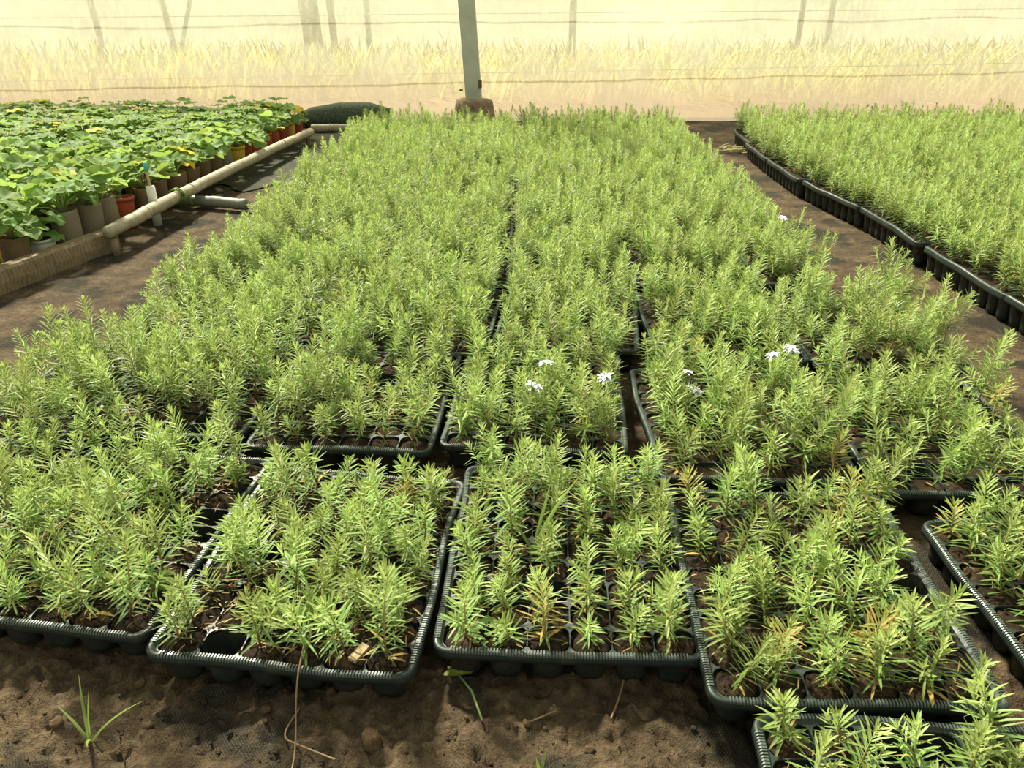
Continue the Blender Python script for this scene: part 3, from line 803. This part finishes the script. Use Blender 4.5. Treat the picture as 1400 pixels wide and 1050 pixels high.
# ------------------------------------------------------------------ the post
PX, PY = -.262, 5.66
mb = MB(); mb.box(-.055, .055, -.045, .045, .16, 2.4)
for i in (4, 5, 6, 7): mb.v[i] = (mb.v[i][0]-.13, mb.v[i][1], mb.v[i][2])
post = tag(link('steel_post', mb.mesh('steel_post', M['metal'], smooth=False), None, (PX, PY, 0)), 'pale grey square steel post standing on a concrete footing', 'post')
bv = post.modifiers.new('bevel', 'BEVEL'); bv.width = .006; bv.segments = 2
mb = MB(); prev = None; n = 28
for rr, z in ((.15, -.02), (.145, .06), (.135, .16), (.128, .185), (.10, .195), (.0, .195)):
    ring = [mb.vert((rr*(1+.05*noise.noise((cos(2*pi*k/n)*2, sin(2*pi*k/n)*2, z*9)))*cos(2*pi*k/n), rr*sin(2*pi*k/n)*.9, z+.008*noise.noise((k*.5, z*20, 3))*(z > .1))) for k in range(n)]
    if prev:
        for k in range(n): mb.face((prev[k], prev[(k+1) % n], ring[(k+1) % n], ring[k]))
    prev = ring
link('footing', mb.mesh('footing', M['concrete']), post)['label'] = 'rough brown concrete footing'
for dx, z in ((.056, .27), (-.075, .25)):
    mb = MB(); mb.box(-.012, .012, -.05, -.042, 0, .05 if dx > 0 else .012)
    link('rusty_bracket', mb.mesh('rusty_bracket', M['rust'], smooth=False), post, (dx-.012, 0, z))

# ------------------------------------------------------------------ seen through the plastic wall
for z, tilt, lab in ((.72, .05, 'upper wire stretched along the outside of the plastic wall'), (.33, .10, 'lower wire stretched along the outside of the plastic wall')):
    mb = MB(); mb.tube([(-6+12*k/20, WALL_Y+.05, z+tilt*(k/20-.5)*2 + .004*noise.noise((k, 1, z))) for k in range(21)], .0028, 6)
    tag(link('wall_wire', mb.mesh('wall_wire', M['wire'])), lab, 'wire')
mb = MB(); rnd = random.Random(5)
for k in range(7000):
    x = rnd.uniform(-7.5, 7.5); y = 7.0+rnd.random()**1.2*3.6
    a = rnd.uniform(0, 6.28); ln = rnd.uniform(.15, .42)
    needle(mb, Vector((x, y, 0)), Vector((cos(a)*.35, sin(a)*.2, 1)), Vector((sin(a), cos(a), 0)), ln, rnd.uniform(.015, .04), rnd.uniform(.1, .7), (rnd.random(), rnd.random(), 0))
tag(link('tall_grass', mb.mesh('tall_grass', M['straw_grass'], col=True)), 'blurred straw coloured grass growing outside the plastic wall', 'grass', kind='stuff')
gh = thing('far_greenhouse', 'bright plastic greenhouse showing dimly through the back wall', 'greenhouse', (0, 11.6, 0))
mb = MB()
for k in range(41):
    for z in range(7): mb.vert((-10+.5*k, .04*noise.noise((k, z, 1)), z*.4))
for k in range(40):
    for z in range(6): a = k*7+z; mb.face((a, a+7, a+8, a+1))
link('plastic_wall', mb.mesh('plastic_wall', M['far_film']), gh)
for x, dx, r_ in ((-5.6, -.1, .045), (-4.6, -.25, .045), (-4.6, .9, .03), (-2.70, -.1, .13), (-2.42, -.05, .05), (-1.95, 0, .04), (.82, 0, .05), (3.9, 0, .04), (4.3, 0, .04)):
    mb = MB(); mb.tube([(x, -.12, -.02), (x+dx, -.12, 2.3)], r_, 8); link('support_post', mb.mesh('support_post', M['outpost']), gh)

# ------------------------------------------------------------------ small things on the soil and in the trays
def clod(seed, r):
    mb = MB(); rnd = random.Random(seed); rings = []
    for i in range(1, 6):
        th = pi*i/6; rings.append([])
        for k in range(9):
            a = 2*pi*k/9; d = Vector((sin(th)*cos(a), sin(th)*sin(a), cos(th)*.75)); q = d*r*(1+.55*noise.noise(d*1.7+Vector((seed*3, 0, 0))))
            rings[-1].append(mb.vert(q))
    t_ = mb.vert((0, 0, r*.75)); b_ = mb.vert((0, 0, -r*.6))
    for k in range(9):
        mb.face((t_, rings[0][k], rings[0][(k+1) % 9])); mb.face((b_, rings[-1][(k+1) % 9], rings[-1][k]))
        for a, b in zip(rings, rings[1:]): mb.face((a[k], b[k], b[(k+1) % 9], a[(k+1) % 9]))
    return mb
def gz(x, y): return ground_z(x, y)
tag(link('soil_clod', clod(1, .015).mesh('soil_clod', M['clod']), None, (-.18, .67, gz(-.18, .67)+.008)), 'round brown clod of earth below the tray with the wood chip', 'clod')
CL_ORD = [8, 4, 0, 9, 1, 3, 2, 7, 5, 6]
for k, (x, y, r) in enumerate(((-.43, .80, .013), (-.395, .81, .010), (-.25, .755, .008), (-.33, .72, .007), (-.52, .77, .008), (.02, .70, .006), (.10, .665, .007), (-.09, .66, .007), (-.60, .70, .009), (-.48, .70, .007))):
    tag(link('soil_clod', clod(k+2, r).mesh('soil_clod', M['clod']), None, (x, y, gz(x, y)+r*.4)), f'small crumbly clod on the bare front earth, {ORD[1+CL_ORD.index(k)]} clod from the left', 'clod', 'small clods on the bare earth')
mb = MB(); rnd = random.Random(8)
small = [clod(30+k, 1).v for k in range(5)]; sf = clod(30, 1).f
for k in range(900):
    x, y = rnd.uniform(-.8, .62), .58+.36*rnd.random(); r = .0012+.0032*rnd.random()**3; z = gz(x, y)
    i0 = len(mb.v); q = small[k % 5]
    for v in q: mb.vert((x+v[0]*r, y+v[1]*r, z+r*.3+v[2]*r))
    for f in sf: mb.face([i+i0 for i in f])
tag(link('soil_crumbs', mb.mesh('soil_crumbs', M['soil'])), 'loose soil crumbs strewn over the earth in the foreground', 'soil', kind='stuff')

mb = MB(); rnd = random.Random(77); mf = MB()
OCT = [(1, 0, 0), (0, 1, 0), (-1, 0, 0), (0, -1, 0), (0, 0, 1), (0, 0, -1)]
for n_, cnt in ((0, 700), (1, 1900), (2, 2600), (3, 700), (4, 700), (5, 500), (54, 250)):
    mw = TRAYS[n_]['mw']
    for k in range(cnt):
        x, y = rnd.uniform(-.170, .170), rnd.uniform(-.214, .214)
        if any(abs(x-cell_xy(*e)[0]) < CW/2 and abs(y-cell_xy(*e)[1]) < CL/2 for e in TRAYS[n_]['empties']): continue
        p = mw @ Vector((x, y, TH-.002)); r = .0014+.0055*rnd.random()**2.2; a = rnd.uniform(0, 6); i0 = len(mb.v)
        for v in OCT:
            f = r*rnd.uniform(.7, 1.2); mb.vert((p.x+(v[0]*cos(a)-v[1]*sin(a))*f, p.y+(v[0]*sin(a)+v[1]*cos(a))*f, p.z+v[2]*f*.7))
        for j in range(4): mb.face((i0+4, i0+j, i0+(j+1) % 4)); mb.face((i0+5, i0+(j+1) % 4, i0+j))
        if k % 5 == 0:
            a = rnd.uniform(0, 6.28); x, y = rnd.uniform(-.165, .165), rnd.uniform(-.21, .21); p = mw @ Vector((x, y, TH+.001))
            if any(abs(x-cell_xy(*e)[0]) < CW/2 and abs(y-cell_xy(*e)[1]) < CL/2 for e in TRAYS[n_]['empties']): continue
            needle(mf, p, Vector((cos(a), sin(a), rnd.uniform(.02, .25))), Vector((0, 0, 1)), rnd.uniform(.008, .026), rnd.uniform(.001, .0026), .3, (rnd.random(), rnd.random(), rnd.random()*.4))
tag(link('loose_potting_soil', mb.mesh('loose_potting_soil', M['plug'], smooth=False)), 'dark crumbs of potting soil spilled over the webs of the front trays', 'soil', kind='stuff')
tag(link('dry_needles', mf.mesh('dry_needles', M['dry'], col=True)), 'fallen dry needles and fibres scattered on the soil of the front trays', 'litter', kind='stuff')
def stick(name, pts, r, mat, label, cat, tint=False):
    pts = [Vector(p) for p in pts]
    for _ in range(3):
        pts = [pts[0]] + [q for a, b in zip(pts, pts[1:]) for q in (a.lerp(b, .25), a.lerp(b, .75))] + [pts[-1]]
    mb = MB(); mb.tube(pts, r, 6); return tag(link(name, mb.mesh(name, M[mat])), label, cat)
DR = TH+.004
def on_tray(c, x, y, z=0): return TRAYS[c]['mw'] @ Vector((x, y, PLUG_Z+.004+z))
q = on_tray(2, .105, -.196); mb = MB(); mb.box(-.006, .006, -.015, .015, 0, .006)
tag(link('wood_chip', mb.mesh('wood_chip', M['chip'], smooth=False), None, q, (0, .1, -.5)), 'pale wood chip lying on the soil by the muddy front rim', 'wood chip')
q = on_tray(2, .02, -.12)
stick('dry_root', [q+Vector((0, 0, .03)), q+Vector((.005, -.06, .025)), q+Vector((.008, -.128, .02)), q+Vector((.006, -.150, -.012)), q+Vector((.012, -.19, -.048)), q+Vector((.016, -.24, -.05))], .0011, 'twig', 'thin dry root hanging over the muddy front rim to the soil', 'root')
q = on_tray(1, -.07, -.05)
stick('straw_stalk', [q+Vector((.06, .03, .06)), q+Vector((.0, -.07, .045)), q+Vector((-.055, -.178, .016))], .0018, 'chip', 'long straw stalk leaning over the front rim of the left tray', 'straw')
stick('dry_root', [(-.285, .72, gz(-.285, .72)+.006), (-.30, .68, gz(-.3, .68)+.006), (-.27, .66, gz(-.27, .66)+.008), (-.22, .64, gz(-.22, .64)+.006)], .0013, 'twig', 'curled dry root on the bare earth at the bottom left', 'root')
stick('twig', [(.13, .70, gz(.13, .7)+.005), (.145, .735, gz(.145, .735)+.006), (.155, .765, gz(.155, .765)+.006)], .0014, 'twig', 'thin reddish twig on the earth below the centre tray', 'twig')
stick('twig', [(.02, .70, gz(.02, .7)+.004), (.06, .72, gz(.06, .72)+.005)], .0014, 'twig', 'short straight twig on the dark woven patch', 'twig')
mb = MB(); p0 = Vector((-.075, .775, gz(-.075, .775)+.010))
for a in (2.4, 3.1, .3): needle(mb, p0, Vector((cos(a), sin(a), .25)), Vector((0, 0, 1)), .022, .012, .3, (.6, .5, .3))
s_ = tag(link('wilted_leaf', mb.mesh('wilted_leaf', M['blade'], col=True)), 'wilted leaf with a yellow stalk dropped on the earth', 'leaf')
mb = MB(); mb.tube([p0, p0+Vector((.02, -.03, .002)), p0+Vector((.036, -.075, -.002))], .0017, 6); link('stalk', mb.mesh('stalk', M['stalk']), s_)

def grass_weed(p, blades, label, dead=0, name='grass_weed'):
    root = thing(name, label, 'weed', p)
    for a, lean, ln, w in blades:
        mb = MB(); prev = None; d = Vector((cos(a)*lean, sin(a)*lean, 1)).normalized(); side = Vector((-sin(a), cos(a), 0)); c = Vector((0, 0, -.003)); nseg = 7
        for k in range(nseg+1):
            u = k/nseg; ww = w*(1-u**2.2)+.0004; ring = [mb.vert(c-side*ww*.5, (u, .5, dead)), mb.vert(c+d.cross(side)*ww*.2, (u, .5, dead)), mb.vert(c+side*ww*.5, (u, .5, dead))]
            if prev: mb.face((prev[0], prev[1], ring[1], ring[0])); mb.face((prev[1], prev[2], ring[2], ring[1]))
            prev = ring; c = c + d*ln/nseg; d = (d+Vector((cos(a)*lean*.22, sin(a)*lean*.22, -.10*lean))).normalized()
        link('blade', mb.mesh('blade', M['blade'], col=True), root)
grass_weed(on_tray(3, -.055, -.012), [(.5, .35, .15, .010), (.2, .12, .17, .007), (2.4, .7, .10, .006), (1.2, .5, .11, .007)], 'tall green grass weed among rosemary in the front-centre tray')
grass_weed(on_tray(3, -.145, .07), [(.4, .25, .13, .010), (2.8, .9, .10, .008), (3.6, .6, .09, .007)], 'broad grass weed by the left rim of the front-centre tray')
grass_weed(on_tray(4, .01, -.02), [(.9, .12, .15, .007), (1.2, .22, .12, .006)], 'bright yellow grass blade in the front tray right of centre', .7)
grass_weed(Vector((-.545, .675, gz(-.545, .675))), [(2.0, .4, .09, .004), (2.6, .7, .07, .004), (.6, .8, .08, .004), (5.3, .5, .07, .004), (1.2, .15, .08, .004)], 'small grass tuft sprouting from bare earth at bottom left')
grass_weed(Vector((.035, .628, gz(.035, .628))), [(.9, .15, .04, .005), (2.2, .2, .028, .006)], 'tiny green grass sprout at the bottom edge below the centre tray')
grass_weed(on_tray(22, 0.02, -.02), [(1.0, .2, .20, .007), (2.0, .3, .16, .006)], 'yellow green grass blade standing among the middle seedlings', .5)
for k, (x, y) in enumerate(((1.75, 2.55), (1.95, 3.0))):
    grass_weed(Vector((x, y, PLUG_Z+.004)), [(1.0, .3, .19, .008), (2.3, .2, .2, .007)], ['yellow grass blade in the right bed nearer the camera', 'yellow grass blade in the right bed farther back'][k], .8)
# low round-leaved weed in the front centre tray
root = thing('round_leaved_weed', 'low pale weed with tiny round leaves in the front-centre tray', 'weed', on_tray(3, -.115, -.192))
rnd = random.Random(4)
for k in range(22):
    a = k*2.4; rr = .004+.0042*sqrt(k); lf = leaf_mb(k, .0055, 0, .85)
    link('leaf', lf.mesh('leaf', M['leaf'], col=True), root, (rr*cos(a), rr*sin(a), .004+.012*(1-rr/.026)), (rnd.uniform(-.3, .3), -.3, a))
# dry grass wisps on the right path
mb = MB(); rnd = random.Random(12)
for k in range(40):
    a = rnd.uniform(-.4, 1.2); needle(mb, Vector((1.32+rnd.uniform(-.1, .1), 4.75+rnd.uniform(-.1, .1), .008+rnd.random()*.02)), Vector((cos(a), sin(a), .1)), Vector((0, 0, 1)), rnd.uniform(.08, .2), .006, .1, (rnd.random(), rnd.random(), 0))
tag(link('straw_wisp', mb.mesh('straw_wisp', M['straw_grass'], col=True)), 'wisp of pale straw on the far end of the right path', 'straw', kind='stuff')
